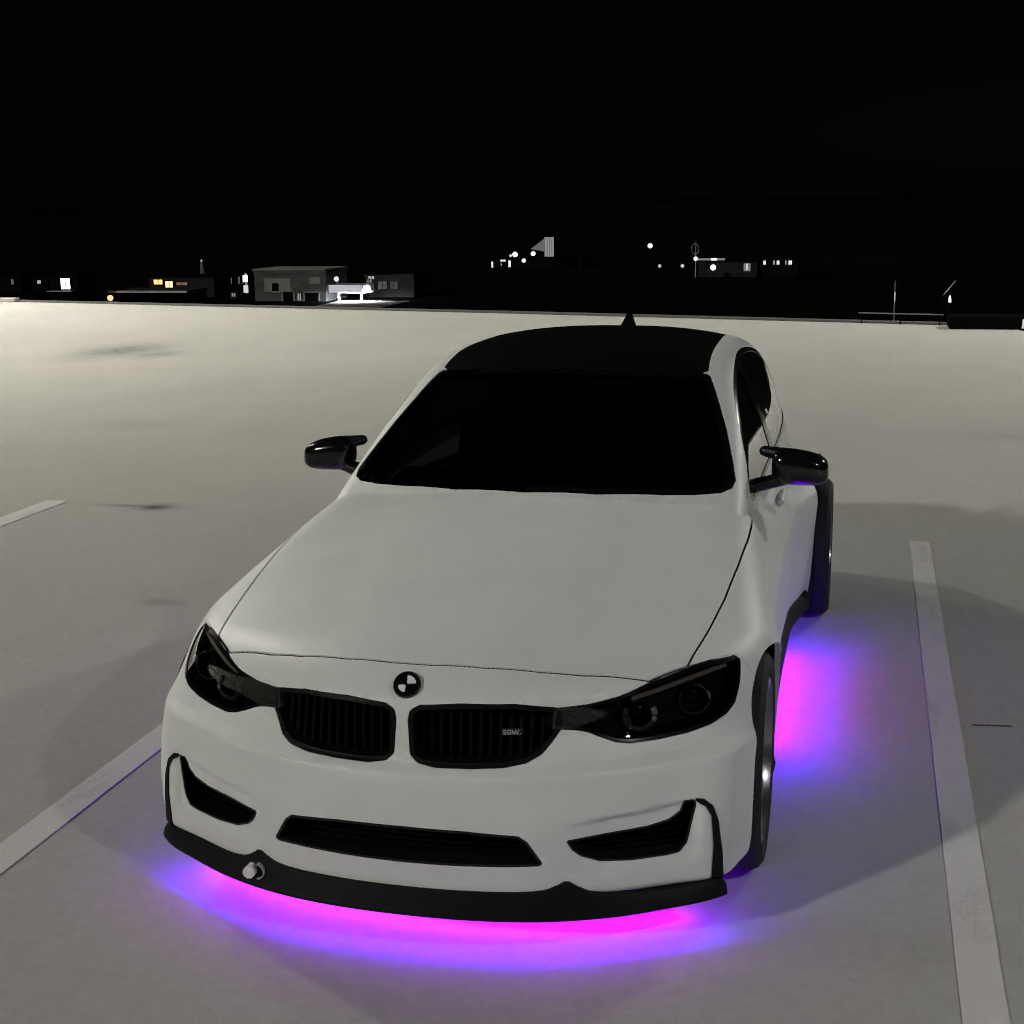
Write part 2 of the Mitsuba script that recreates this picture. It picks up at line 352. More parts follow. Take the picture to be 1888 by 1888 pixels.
def manifold_of(v, f):
    m = m3.Manifold(m3.Mesh(np.ascontiguousarray(v, np.float32), np.ascontiguousarray(f, np.uint32)))
    if m.is_empty(): raise ValueError('not a manifold: ' + str(m.status()))
    return m
def level_solid(kind, f, step, box, levels):
    xs, ys, zs = (np.arange(lo, hi + step, step) for lo, hi in box)
    F = field_grid(kind, xs, ys, zs)
    for ax in range(3):
        for e in (0, -1):
            sl = [slice(None)] * 3; sl[ax] = e; F[tuple(sl)] = np.maximum(F[tuple(sl)], step)
    return [manifold_of(*surface_net(F, xs, ys, zs, f, L)) for L in levels]
# ---------------------------------------------------------------- the setting
EDGE = np.array([(-48., 31.6), (-17.59, 24.69), (-5.17, 22.07), (3.55, 19.93), (30., 13.5)])
deck = Polygon([*map(tuple, EDGE), (30, -25), (-48, -25)])
m = trimesh.creation.extrude_polygon(deck, .45, engine='earcut'); m.apply_translation((0, 0, -.45))
put('parking_deck', m, 'concrete'); tag('parking_deck', 'pale smooth concrete top deck of a parking structure', None, None, 'structure')
# a low kerb strip along the far edge
for i in range(len(EDGE) - 1):
    a, b = EDGE[i], EDGE[i + 1]; d = (b - a) / np.linalg.norm(b - a); nn = np.array([-d[1], d[0]])
    c = (a + b) / 2 - nn * .09
    put('parking_deck__edge_kerb', bx(c[0], c[1], .022, np.linalg.norm(b - a) - .03, .14, .036, math.atan2(d[1], d[0])), 'kerb_dark')
def stall_line(x0, x1, y0, y1):
    n = 40; ys = np.linspace(y0, y1, n)
    e0 = x0 + .004 * (meshkit.noise(np.c_[ys * 9, 0 * ys, 0 * ys + x0]) - .5); e1 = x1 + .004 * (meshkit.noise(np.c_[ys * 9, 0 * ys, 0 * ys + x1]) - .5)
    pts = list(zip(e0, ys)) + list(zip(e1[::-1], ys[::-1]))
    m = trimesh.creation.extrude_polygon(Polygon(pts), .003, engine='earcut'); m.apply_translation((0, 0, .0015))
    put('parking_deck__stall_line', m, 'line_paint')
stall_line(1.475, 1.590, -1.2, 5.18)
stall_line(-1.50, -1.375, -2.2, 5.25)
stall_line(-4.40, -4.24, 1.0, 5.33)
put('parking_deck__crack', bx(1.712, 2.14, .0022, .15, .010, .0016, .12), 'kerb_dark')
# lower ground of the town, 14 m below the deck
gx, gy = np.meshgrid(np.linspace(-900, 900, 61), np.linspace(-60, 1800, 63), indexing='ij')
far = np.clip((gy - 420) / 900, 0, 1)
gz = -14 + 9 * far ** 1.5 + (meshkit.fbm(np.stack([gx / 160, gy / 160, 0 * gx], -1), 4, 3) - .5) * 14 * far
I = np.arange(gx.size).reshape(gx.shape)
q = np.stack([I[:-1, :-1], I[1:, :-1], I[1:, 1:], I[:-1, 1:]], -1).reshape(-1, 4)
put('town_ground', (np.stack([gx, gy, gz], -1).reshape(-1, 3), q), 'earth', True); tag('town_ground', 'black unlit ground of the town below the deck', None, None, 'structure')
# the storeys of the parking structure under the deck
m = trimesh.creation.extrude_polygon(deck.buffer(-.6), 13.8, engine='earcut'); m.apply_translation((0, 0, -14.3))
put('parking_deck__storeys', m, 'dark_wall')

LAMP_LABELS = ['lot lamp on a grey pole standing on the deck beyond the lower right corner', 'tall grey lot lamp standing on the deck beyond the left side, nearer one',
               'tall grey lot lamp standing on the deck beyond the right side', 'tall grey lot lamp standing on the deck beyond the left side, farther one']
for (x, y, h, L, s, deg), lab in zip(LAMPS, LAMP_LABELS):
    k = thing('lot_lamp', lab, 'lamp', 'lot lamps round the deck')
    a = math.radians(deg); r = .9; bxp, byp = x - r * math.cos(a), y - r * math.sin(a)
    put(k + '__foot', tm(m3.Manifold.cylinder(.5, .22, .20, 24).translate([bxp, byp, 0])), 'slab_edge', 40)
    put(k + '__pole', tm(m3.Manifold.cylinder(h - .35, .07, .05, 20).translate([bxp, byp, .5])), 'post_grey', 40)
    put(k + '__arm', tm(cyl((bxp, byp, h + .1), (x, y, h + .16), .03)), 'post_grey', 40)
    put(k + '__head', join(bx(0, 0, .10, s + .12, s + .12, .10), *[bx(sx * (s / 2 + .04), 0, .03, .03, s + .11, .055) for sx in (-1, 1)], *[bx(0, sy * (s / 2 + .04), .031, s + .05, .03, .054) for sy in (-1, 1)]), 'post_grey', to_world=move(x, y, h, deg))
    scene[k + '__lens'] = {'type': 'rectangle', 'to_world': move(x, y, h + .035, deg) @ T().rotate([1, 0, 0], 180) @ T().scale([s / 2, s / 2, 1]), 'bsdf': {'type': 'ref', 'id': 'led_black'}, 'emitter': emit(*L, w=4.)}
# ---------------------------------------------------------------- the town below, seen past the edge of the deck
def pane(parent, name, x0, x1, z0, z1, y, col, frame=.12, fb='dark_wall'):
    """A lit window: an emitting pane set back in a frame that stands proud of the wall at y."""
    k = numbered(parent + '__' + name)
    cx, cz, w, h = (x0 + x1) / 2, (z0 + z1) / 2, x1 - x0, z1 - z0
    scene[k] = mikit.ply(bx(cx, y - .03, cz, w, .04, h), 'led_black', emitter=emit(*col))
    if frame:
        scene[k + '__frame'] = mikit.ply(join(bx(x0 - frame / 2, y - .08, cz, frame, .16, h + 2 * frame), bx(x1 + frame / 2, y - .08, cz, frame, .16, h + 2 * frame), bx(cx, y - .08, z1 + frame / 2, w - .002, .16, frame), bx(cx, y - .08, z0 - frame / 2, w - .002, .16, frame), bx(cx, y - .07, cz, .07, .05, h)), fb)
    return k
def block(key, x0, x1, y, z1, depth, wall='dark_wall', z0=-14.2, eave=.25, roof='matte_black'):
    put(key + '__wall', bx((x0 + x1) / 2, y + depth / 2, (z0 + z1) / 2, x1 - x0, depth, z1 - z0), wall)
    put(key + '__roof', bx((x0 + x1) / 2, y + depth / 2, z1 + .13, x1 - x0 + 2 * eave, depth + 2 * eave, .24), roof)
def pole_lamp(name, label, cat, x, y, zl, r, col, group=None, arm=0.):
    k = thing(name, label, cat, group)
    put(k + '__pole', tm(cyl((x, y + .4, -14.2), (x, y + .4, zl + .2), .10, 10, .06)), 'dark_wall', 40)
    put(k + '__bracket', tm(cyl((x, y + .4, zl + .2), (x, y, zl + r + .05), .05, 8)), 'dark_wall', 40)
    scene[k + '__globe'] = mikit.ply(trimesh.creation.icosphere(2, r).apply_translation((x, y, zl)), 'led_black', smooth=True, emitter=emit(*col))
    return k

k = thing('shed', 'low black shed with one faint tiny window at the far left', 'shed'); block(k, -161.5, -156.8, 240.2, -10.6, 6); pane(k, 'window', -159.0, -158.5, -12.4, -11.4, 240.2, (.16, .16, .15), .1)
k = thing('hut', 'small black hut with a dim pale window left of the bright square window', 'hut'); block(k, -154.6, -151.2, 240.2, -11.0, 4); pane(k, 'window', -153.4, -152.6, -12.3, -11.6, 240.2, (.5, .5, .5), .1)
k = thing('kiosk', 'black kiosk with one bright white square window near the left edge', 'kiosk'); block(k, -132.0, -126.6, 210.1, -9.1, 5)
k2 = pane(k, 'window', -129.9, -128.1, -11.4, -9.6, 210.1, (1.6, 1.65, 1.75), .15)
put(k + '__ledge', bx(-129.6, 209.4, -11.7, 4.6, 1.2, .10), 'pale_metal')

# long canopy with orange light under its roof
k = thing('canopy', 'long low canopy on posts lit orange, under the glowing orange windows', 'canopy')
put(k + '__roof', bx(-116.7, 219, -12.15, 14.6, 8, .42), 'dim_wall'); put(k + '__fascia', bx(-116.7, 214.9, -12.15, 14.7, .12, .36), 'pale_metal')
for x in (-123.0, -120.6, -118.2, -115.8, -113.4, -111.0):
    put(k + '__post', bx(x, 215.6, -13.25, .22, .22, 1.78), 'dark_wall')
put(k + '__back_wall', bx(-116.7, 222.6, -13.25, 14.2, .2, 1.76), 'dim_wall')
for x in (-119.5, -113.5):
    put(k + '__ceiling_lamp', bx(x, 218.4, -12.42, .8, .25, .06), 'led_black', emitter=emit(1.6, .85, .35))
pole_lamp('low_lamp', 'small warm orange lamp at the left end of the long canopy', 'lamp', -122.95, 213.6, -13.1, .5, (1.5, .75, .4))
k = thing('annexe', 'low dark building with two glowing orange windows above the long canopy', 'building'); block(k, -122.2, -109.8, 226.1, -10.3, 7, 'dim_wall')
pane(k, 'window', -121.3, -119.6, -11.55, -10.75, 226.1, (2.2, .95, .25), .15); pane(k, 'window', -119.1, -117.6, -12.1, -11.0, 226.1, (1.7, 1.0, .55), .15); pane(k, 'window', -117.0, -114.8, -11.7, -11.2, 226.1, (.16, .09, .05), .12)

k = thing('lattice_mast', 'slender lattice mast rising above the dark roofs behind the canopy', 'mast')
for i, (dx, dy) in enumerate(((-.5, -.5), (.5, -.5), (.5, .5), (-.5, .5))):
    put(k + '__leg', tm(cyl((-128.6 + dx, 260 + dy, -14.2), (-128.6 + dx * .12, 260 + dy * .12, -9.0), .07, 8)), 'pale_metal')
for j in range(7):
    z = -13.4 + j * .62; w = .5 * (1 - .88 * (z + 14.2) / 5.2)
    put(k + '__brace', join(*[cyl((-128.6 + a * w, 260 + b * w, z), (-128.6 + c * w, 260 + d * w, z + .5), .04, 6) for a, b, c, d in ((-1, -1, 1, -1), (1, -1, 1, 1), (1, 1, -1, 1), (-1, 1, -1, -1))]), 'pale_metal')
k3 = put(k + '__beacon', trimesh.creation.icosphere(1, .16).apply_translation((-128.6, 260, -8.85)), 'led_black', emitter=emit(.7, .65, .6))
k = thing('depot', 'black flat building with a grey board on its front below the mast', 'building'); block(k, -121.5, -114.4, 233, -11.1, 6); put(k + '__board', bx(-116.6, 232.9, -13.3, 2.2, .16, 1.3), 'dim_wall')
put(k + '__board__lamp', bx(-116.6, 232.2, -12.45, 1.6, .2, .08), 'led_black', emitter=emit(.7, .7, .7))
k = thing('office_block', 'black office block with three small white windows left of the pale house', 'building'); block(k, -117.4, -109.8, 240, -10.3, 8)
for x0, x1, z0, z1, c in ((-116.3, -115.8, -11.9, -11.0, .16), (-115.1, -114.2, -12.0, -11.2, .55), (-113.4, -112.9, -12.3, -11.2, .35), (-111.6, -111.2, -12.3, -11.0, .12), (-110.8, -110.4, -12.3, -11.0, .10)):
    pane(k, 'window', x0, x1, z0, z1, 240, (c, c, c), .1)
k = thing('pylon_sign', 'narrow white lit pylon sign at the left corner of the pale house', 'sign')
put(k + '__post', bx(-103.4, 225.4, -13.7, .5, .4, 1.3), 'dark_wall'); put(k + '__upper_box', bx(-103.4, 225.2, -10.5, .74, .4, 1.1), 'led_black', emitter=emit(1.5, 1.55, 1.6)); put(k + '__lower_box', bx(-103.4, 225.2, -12.3, .70, .4, 1.3), 'led_black', emitter=emit(.62, .64, .66)); put(k + '__spine', bx(-103.4, 225.5, -11.4, .40, .16, 3.6), 'pale_metal')
k = thing('ticket_booth', 'small dim grey booth left of the lit pylon sign', 'booth'); block(k, -106.3, -105.0, 225, -12.6, 2, 'dim_wall'); pane(k, 'window', -106.0, -105.3, -13.6, -13.0, 225, (.22, .22, .22), .08)

# pale flat-roofed house
k = thing('house', 'pale grey flat roofed house with two black doors in the town below', 'house')
put(k + '__wall', bx(-93.0, 225, -11.55, 12.8, 10, 5.3), 'facade'); put(k + '__roof', bx(-93.0, 225, -8.78, 13.3, 10.5, .22), 'slab_edge'); put(k + '__parapet', bx(-93.0, 219.9, -9.2, 12.9, .16, .5), 'facade')
for x0, x1, z1 in ((-94.3, -92.4, -12.4), (-90.4, -87.9, -12.6)):
    d = numbered(k + '__door'); scene[d] = mikit.ply(bx((x0 + x1) / 2, 219.95, (z1 - 14.2) / 2, x1 - x0, .1, z1 + 14.2), 'matte_black'); put(d + '__frame', join(bx(x0 - .1, 219.9, (z1 - 14.2) / 2, .2, .2, z1 + 14.2), bx(x1 + .1, 219.9, (z1 - 14.2) / 2, .2, .2, z1 + 14.2), bx((x0 + x1) / 2, 219.9, z1 + .1, x1 - x0 - .002, .2, .2)), 'slab_edge')
for x0, x1, z0, z1 in ((-97.6, -92.9, -12.3, -10.2), (-89.4, -87.6, -11.0, -10.0), (-96.2, -95.0, -12.4, -11.0)):
    w = numbered(k + '__window'); scene[w] = mikit.ply(bx((x0 + x1) / 2, 219.96 - .04 * (x0 == -96.2), (z0 + z1) / 2, x1 - x0, .06, z1 - z0), 'slab_edge' if x0 != -96.2 else 'matte_black'); put(w + '__sill', bx((x0 + x1) / 2, 219.85, z0 - .08, x1 - x0 + .3, .3, .12), 'slab_edge')
pane(k, 'window', -91.7, -91.0, -13.9, -12.7, 219.99, (.20, .21, .2), .08)
k = thing('yard_lamp', 'dark flood lamp on a pole facing the pale house', 'lamp')
put(k + '__pole', tm(cyl((-97, 203, -14.2), (-97, 203, -7.4), .10, 10, .06)), 'dark_wall', 40)
scene[k + '__lens'] = {'type': 'rectangle', 'to_world': T().look_at(origin=[-97, 203.3, -7.3], target=[-92, 220, -12.5], up=[0, 0, 1]) @ T().scale([.5, .3, 1]), 'bsdf': {'type': 'ref', 'id': 'led_black'}, 'emitter': emit(36, 37, 36, w=.3)}
put(k + '__head', bx(-97, 203.0, -7.2, 1.1, .3, .8), 'dark_wall')

# filling-station forecourt
m = trimesh.creation.box((12, 16, .2)); m.apply_translation((-78., 212, -14.0)); put('forecourt', m, 'forecourt_tar'); tag('forecourt', 'floodlit pale forecourt slab in the town', None, None, 'structure')
k = thing('forecourt_canopy', 'white lit canopy over a glaring floodlit forecourt right of the pale house', 'canopy')
put(k + '__roof', bx(-81.6, 219, -11.7, 5.6, 6, 1.2), 'pale_metal'); put(k + '__fascia', bx(-81.6, 215.9, -11.7, 5.7, .14, 1.25), 'led_black', emitter=emit(.42, .43, .46))
for x in (-83.6, -79.6): put(k + '__column', bx(x, 218, -13.1, .35, .35, 1.6), 'pale_metal')
put(k + '__ceiling_lamp', bx(-80.6, 218.3, -12.36, 4.4, 3.6, .08), 'led_black', emitter=emit(160, 163, 172, w=.8))
put(k + '__top_lamp', trimesh.creation.icosphere(2, .42).apply_translation((-83.1, 216, -10.1)), 'led_black', True, emitter=emit(.7, .75, .85)); put(k + '__top_lamp_post', tm(cyl((-83.1, 216.2, -11.1), (-83.1, 216.2, -10.3), .1, 8)), 'pale_metal')
k = thing('shop', 'dim grey shop front right of the white forecourt canopy', 'building'); block(k, -83.4, -74.4, 230, -10.1, 7, 'dim_wall')
for x0, x1, z0, z1, c in ((-82.9, -81.9, -13.0, -10.9, .10), (-82.6, -81.5, -10.9, -10.4, .35), (-80.9, -79.2, -12.6, -11.3, .035), (-78.7, -77.3, -12.6, -11.3, .02)):
    pane(k, 'window', x0, x1, z0, z1, 230, (c, c, c * 1.02), .06)
# tower and lights right of the middle
k = thing('ribbed_tower', 'white ribbed lit tower with a slanting wing on its left side', 'tower')
put(k + '__shaft', bx(-73.0, 331, -8.9, 2.0, 1.6, 4.6), 'led_black', emitter=emit(.26, .265, .27))
for i in range(4): put(k + '__rib', bx(-73.85 + i * .57, 330.1, -8.9, .16, .2, 4.6), 'pale_metal')
put(k + '__base', bx(-73.0, 331.2, -12.7, 2.4, 2.4, 3.0), 'dark_wall'); put(k + '__cap', bx(-73.0, 331, -6.45, 2.3, 1.9, .3), 'dark_wall')
m = prism_y([(-77.4, -9.4), (-74.1, -7.0), (-74.1, -10.0)], 330.6, 331.4); put(k + '__wing', tm(m), 'led_black', emitter=emit(.10, .10, .10))
k = thing('hall', 'long black hall below and right of the ribbed tower', 'building'); block(k, -88.8, -66.0, 336, -11.9, 12)
for x0, x1, z0, z1, c in ((-88.6, -88.15, -14.1, -12.6, 1.1), (-86.3, -85.0, -12.6, -12.1, .8), (-84.3, -83.7, -13.9, -12.3, 1.2), (-86.2, -85.9, -13.6, -12.9, .4)):
    pane(k, 'window', x0, x1, z0, z1, 335.98, (c, c, c * 1.05), .08)
for i, (x, z, r, c, lab) in enumerate(((-80.9, -10.6, .62, 1.8, 'bright white globe lamp left of the ribbed tower, the highest of the row'), (-82.1, -10.9, .34, .6, 'dim small globe lamp just left of the brightest one near the ribbed tower'), (-79.0, -12.1, .5, 1.0, 'white globe lamp low between the brightest lamp and the ribbed tower'), (-76.8, -10.5, .55, 1.5, 'white globe lamp at the foot of the slanting tower wing'))):
    pole_lamp('globe_lamp', lab, 'lamp', x, 329 + .5 * i, z, r, (c, c, c * 1.05), 'globe lamps by the tower')
# lights further right
pole_lamp('street_lamp', 'single white street lamp high above the car roof, right of the tower', 'lamp', -42.6, 290, -7.5, .50, (1.5, 1.55, 1.6))
pole_lamp('street_lamp', 'dim low street lamp, left one of the pair under the single high lamp', 'lamp', -40.6, 290, -11.6, .34, (.5, .5, .5))
pole_lamp('street_lamp', 'dim low street lamp, right one of the pair under the single high lamp', 'lamp', -35.9, 290, -11.6, .36, (.6, .58, .55))
k = thing('ring_mast', 'thin mast carrying a faint ring and one white lamp', 'mast'); put(k + '__pole', tm(cyl((-33.2, 290, -14.2), (-33.2, 290, -6.6), .12, 10, .06)), 'pale_metal', 40)
a = np.linspace(0, 2 * np.pi, 40); put(k + '__ring', tube(np.c_[-33.3 + .75 * np.cos(a), 289.8 + 0 * a, -8.2 + 1.0 * np.sin(a)], .06, 8), 'pale_metal', True)
put(k + '__lamp', trimesh.creation.icosphere(2, .42).apply_translation((-33.15, 289.6, -10.15)), 'led_black', True, emitter=emit(1.3, 1.3, 1.35))
k = thing('lit_terminal', 'dim long building with a white lit bar and doorway under the ring mast', 'building'); block(k, -32.9, -20.9, 292, -10.9, 8, 'dim_wall')
put(k + '__light_bar', bx(-30.2, 291.6, -10.35, 5.6, .3, .42), 'led_black', emitter=emit(.16, .16, .165)); put(k + '__bar_lamp', bx(-29.6, 291.4, -10.35, 1.2, .3, .5), 'led_black', emitter=emit(1.0, 1.02, 1.05))
pane(k, 'doorway', -23.6, -22.2, -12.8, -11.2, 292, (.16, .165, .17), .1); pane(k, 'doorway', -23.1, -22.75, -12.6, -11.3, 291.9, (.6, .6, .62), 0)
pole_lamp('street_lamp', 'bright white street lamp under the lit bar of the long building', 'lamp', -29.5, 289, -11.9, .58, (1.8, 1.85, 1.9))
k = thing('long_house', 'black house with a row of five small lit windows at the right', 'house'); block(k, -20.6, -12.6, 293, -9.9, 7)
for x0, x1, c in ((-19.75, -19.2, 1.0), (-17.7, -17.4, .5), (-17.0, -16.5, 1.0), (-15.35, -15.1, .5), (-14.65, -13.95, 1.0)):
    pane(k, 'window', x0, x1, -11.55, -10.75, 293, (c, c, c * .97), .08)
# right edge
k = thing('light_mast', 'thin mast with a narrow white strip light near the right edge', 'mast'); put(k + '__pole', tm(cyl((3.95, 150.2, -14.2), (3.95, 150.2, -6.7), .07, 10, .04)), 'pale_metal', 40); put(k + '__strip_light', bx(3.95, 150, -8.35, .10, .1, 1.0), 'led_black', emitter=emit(.55, .53, .5))
k = thing('bollard_light', 'small white bollard light under a leaning cable near the right edge', 'lamp'); put(k + '__post', bx(9.45, 150, -11.5, .3, .3, 5.2), 'dark_wall'); put(k + '__lens', tm(cyl((9.45, 150, -8.9), (9.45, 150, -8.2), .17, 12, .09)), 'led_black', True, emitter=emit(1.0, 1.0, 1.0))
k = thing('leaning_cable', 'thin pale cable leaning above the bollard light', 'cable'); put(k + '__strand', tm(cyl((8.85, 151, -8.2), (10.0, 151, -6.75), .035, 8)), 'pale_metal', 40); put(k + '__anchor', bx(8.85, 151, -11.3, .12, .12, 6.0), 'dark_wall')

# small things standing on the far edge of the deck
k = thing('edge_block', 'low black concrete block on the deck edge at the right', 'block'); put(k + '__body', tm(bevelled(3.25, 19.62, .10, 1.7, .5, .19, .02)), 'matte_black')
k = thing('edge_rail', 'thin pale rail on the deck edge left of the low black block', 'rail'); put(k + '__bar', tm(cyl((1.05, 20.30, .17), (2.35, 20.0, .17), .010, 8)), 'post_grey')
for x in (1.1, 1.7, 2.3): put(k + '__foot', tm(cyl((x, 20.30 - (x - 1.05) * .23, .0), (x, 20.30 - (x - 1.05) * .23, .17), .012, 8)), 'matte_black')
k = thing('edge_bollard', 'small white stub post on the deck edge at the far right', 'post'); put(k + '__post', tm(cyl((3.50, 19.25, 0), (3.50, 19.25, .17), .05, 16, .04)), 'badge_white', 40); put(k + '__collar', tm(cyl((3.50, 19.25, 0), (3.50, 19.25, .03), .07, 16)), 'matte_black', 40)
k = thing('kerb_stone', 'small pale kerb stone on the deck edge at the far left', 'stone'); put(k + '__block', tm(bevelled(-17.25, 24.40, .045, .55, .22, .09, .015)), 'concrete')
# ---------------------------------------------------------------- the car
CAR = thing('car', 'white sports saloon with black roof, smoked headlights and purple glow under its sills', 'car')
B0, B1 = level_solid('body', body_f, .0130, ((-1.1053, 1.1053), (-.05, 4.78), (.1, 1.12)), [0, -.020])
G0, G1 = level_solid('gh', gh_f, .0130, ((-.9103, .9103), (1.0, 4.75), (.74, 1.50)), [0, -.022])
WHEELS = [(.809, .800, .250, .335), (.905, 3.600, .285, .337)]      # centre x, y, width, radius
arches = m3.Manifold()
for cx, cy, w, r in WHEELS:
    c = m3.Manifold.cylinder(.60, r + .035, r + .035, 96).rotate([0, 90, 0]).translate([.60, cy, r - .01])
    arches += c + flip(c)

# outlines of the openings, right half (+x), in front view (x, z)
KIDNEY = rounded([(.016, .664), (.021, .691), (.048, .7065), (.16, .714), (.30, .709), (.412, .690), (.417, .630), (.398, .602), (.374, .574), (.337, .556), (.28, .547), (.19, .543), (.095, .542), (.045, .549), (.022, .569)], .016)
INTAKE = rounded(list(both([(0, .381), (.18, .379), (.325, .368), (.348, .350), (.386, .286), (.378, .277), (.13, .272), (0, .271)]).exterior.coords), .008)
SLIT = rounded([(.445, .350), (.462, .318), (.485, .297), (.53, .277), (.61, .270), (.70, .271), (.733, .275), (.752, .30), (.766, .37), (.774, .408), (.768, .424), (.742, .425), (.731, .394), (.703, .375), (.65, .364), (.58, .360)], .006)
BLADE_STRIP = rounded([(.766, .427), (.795, .422), (.818, .400), (.833, .355), (.845, .26), (.850, .13), (.815, .13), (.818, .21), (.822, .289), (.815, .373), (.800, .402), (.780, .412)], .003)
# headlight outline in the diagonal view: body points (x, y, z) -> (x cos + y sin, z)
ca, sa = math.cos(LAMP_ANGLE), math.sin(LAMP_ANGLE)
HL3 = [(.402, .165, .690), (.486, .211, .692), (.554, .264, .702), (.63, .342, .7215), (.72, .463, .733), (.775, .533, .733), (.840, .620, .724), (.858, .625, .712), (.861, .55, .659), (.855, .497, .624), (.839, .450, .606), (.798, .392, .591),
       (.742, .342, .582), (.668, .289, .579), (.59, .237, .580), (.556, .218, .587), (.52, .202, .603), (.495, .190, .616), (.465, .178, .6235), (.402, .150, .632)]
HEAD = rounded([(x * ca + y * sa, z) for x, y, z in HL3], .004)
SHUT = [(0, .169), (.06, .170), (.20, .187), (.351, .225), (.455, .262), (.52, .295), (.63, .347), (.72, .463)]
HOOD_SIDE = [(.745, .619), (.757, .705), (.780, .912), (.797, 1.172), (.807, 1.438), (.806, 1.576), (.797, 1.85)]
WS_BASE = [(.742, 1.83), (.734, 1.76), (.690, 1.675), (.60, 1.625), (.487, 1.582), (.262, 1.521), (0, 1.497)]
hood_poly = both(SHUT + HOOD_SIDE + [(x, y + .05) for x, y in WS_BASE])
bumper_poly = both([(0, -.3)] + SHUT + [(.735, .480), (.775, .533), (.847, .633), (1.3, .633), (1.3, -.3)])
side_poly = sbox(.60, .45, 1.3, 1.66).union(sbox(.62, 1.6, .90, 1.90))
GAP = .0034

head_cut = prism_d(HEAD, 0, 1.0); head_cut += flip(head_cut)
kid_cut = prism_y(both(KIDNEY), -.3, .32)
openings = head_cut + prism_y(both(KIDNEY), -.3, .30) + prism_y(INTAKE, -.3, .25) + prism_y(both(SLIT), -.3, .42) + prism_y(both(BLADE_STRIP), -.3, .55)
shell = B0 - B1 - arches
LV = [0, -.020]
hood = shell ^ prism_z(hood_poly.buffer(-GAP), .55, 1.3)
skin(CAR + '__hood', hood, body_f, LV, 'paint')
front = shell ^ prism_z(bumper_poly.difference(hood_poly.buffer(GAP)).buffer(-.0008), 0, 1.3)
front -= openings
skin(CAR + '__front_bumper', front, body_f, LV, 'paint')
fen = (shell ^ prism_z(side_poly.difference(hood_poly.buffer(GAP)).difference(bumper_poly.buffer(.0016)), .0, 1.3)) - head_cut
for s in (1, -1):
    skin(CAR + '__front_fender', fen if s > 0 else flip(fen), body_f, LV, 'paint')
fd = shell ^ prism_x([(1.664, .235), (2.715, .235), (2.715, 1.2), (1.664, 1.2)], .60, 1.3)
rd = shell ^ prism_x([(2.722, .235), (3.20, .235), (3.26, .45), (3.46, .70), (3.52, 1.2), (2.722, 1.2)], .60, 1.3)
for s in (1, -1):
    d = skin(CAR + '__front_door', fd if s > 0 else flip(fd), body_f, LV, 'paint')
    h = bevelled((float(side_x(2.52, .80)) + .006) * s, 2.52, .80, .030, .21, .034, .010); put(d + '__handle', tm(h), 'paint', 40)
    d = skin(CAR + '__rear_door', rd if s > 0 else flip(rd), body_f, LV, 'paint')
    h = bevelled((float(side_x(3.22, .80)) + .006) * s, 3.22, .80, .040, .20, .034, .010); put(d + '__handle', tm(h), 'paint', 40)
rear = shell ^ prism_z(Polygon([(-1.3, 1.664), (1.3, 1.664), (1.3, 5), (-1.3, 5)]), 0, 1.3)
doors = prism_x([(1.6, .230), (2.719, .230), (3.205, .230), (3.265, .45), (3.465, .70), (3.525, 1.2), (1.6, 1.2)], .60, 1.3)
rear -= doors + flip(doors)
skin(CAR + '__rear_body', rear, body_f, LV, 'paint')
# black sills under the doors
for s in (1, -1):
    ys = np.linspace(1.20, 3.20, 30); prof = [(-.10, .168), (-.006, .168), (-.001, .132), (.011, .130), (.017, .160), (.008, .200), (-.02, .232), (-.10, .232)]
    V = np.array([[s * (float(side_x(y, .25)) + px), y, pz] for y in ys for px, pz in prof]); n = len(prof); f = []
    for i in range(len(ys) - 1):
        for j in range(n):
            a, b = i * n + j, i * n + (j + 1) % n; f += [[a, b, b + n], [a, b + n, a + n]]
    f += [[0, j + 1, j] for j in range(1, n - 1)] + [[(len(ys) - 1) * n, (len(ys) - 1) * n + j, (len(ys) - 1) * n + j + 1] for j in range(1, n - 1)]
    m = trimesh.Trimesh(V, f, process=False); m.fix_normals(); put(CAR + '__sill', m, 'lip_black', 30)

# the dark structure inside, with pockets behind the openings
pocket = prism_y(both(KIDNEY.buffer(-.001)), -.3, .24) + prism_y(INTAKE.buffer(-.001), -.3, .20) + prism_y(both(SLIT.buffer(-.001)), -.3, .40) + prism_y(both(BLADE_STRIP.buffer(-.001)), -.3, .36)
hp = prism_d(HEAD.buffer(-.001), .02, 1.0); hp += flip(hp)
core = B1 - arches - pocket - hp - prism_z(sbox(-.62, 1.75, .62, 3.7), .60, 1.3)
skin(CAR + '__inner_structure', core, body_f, [-.020], 'matte_black')

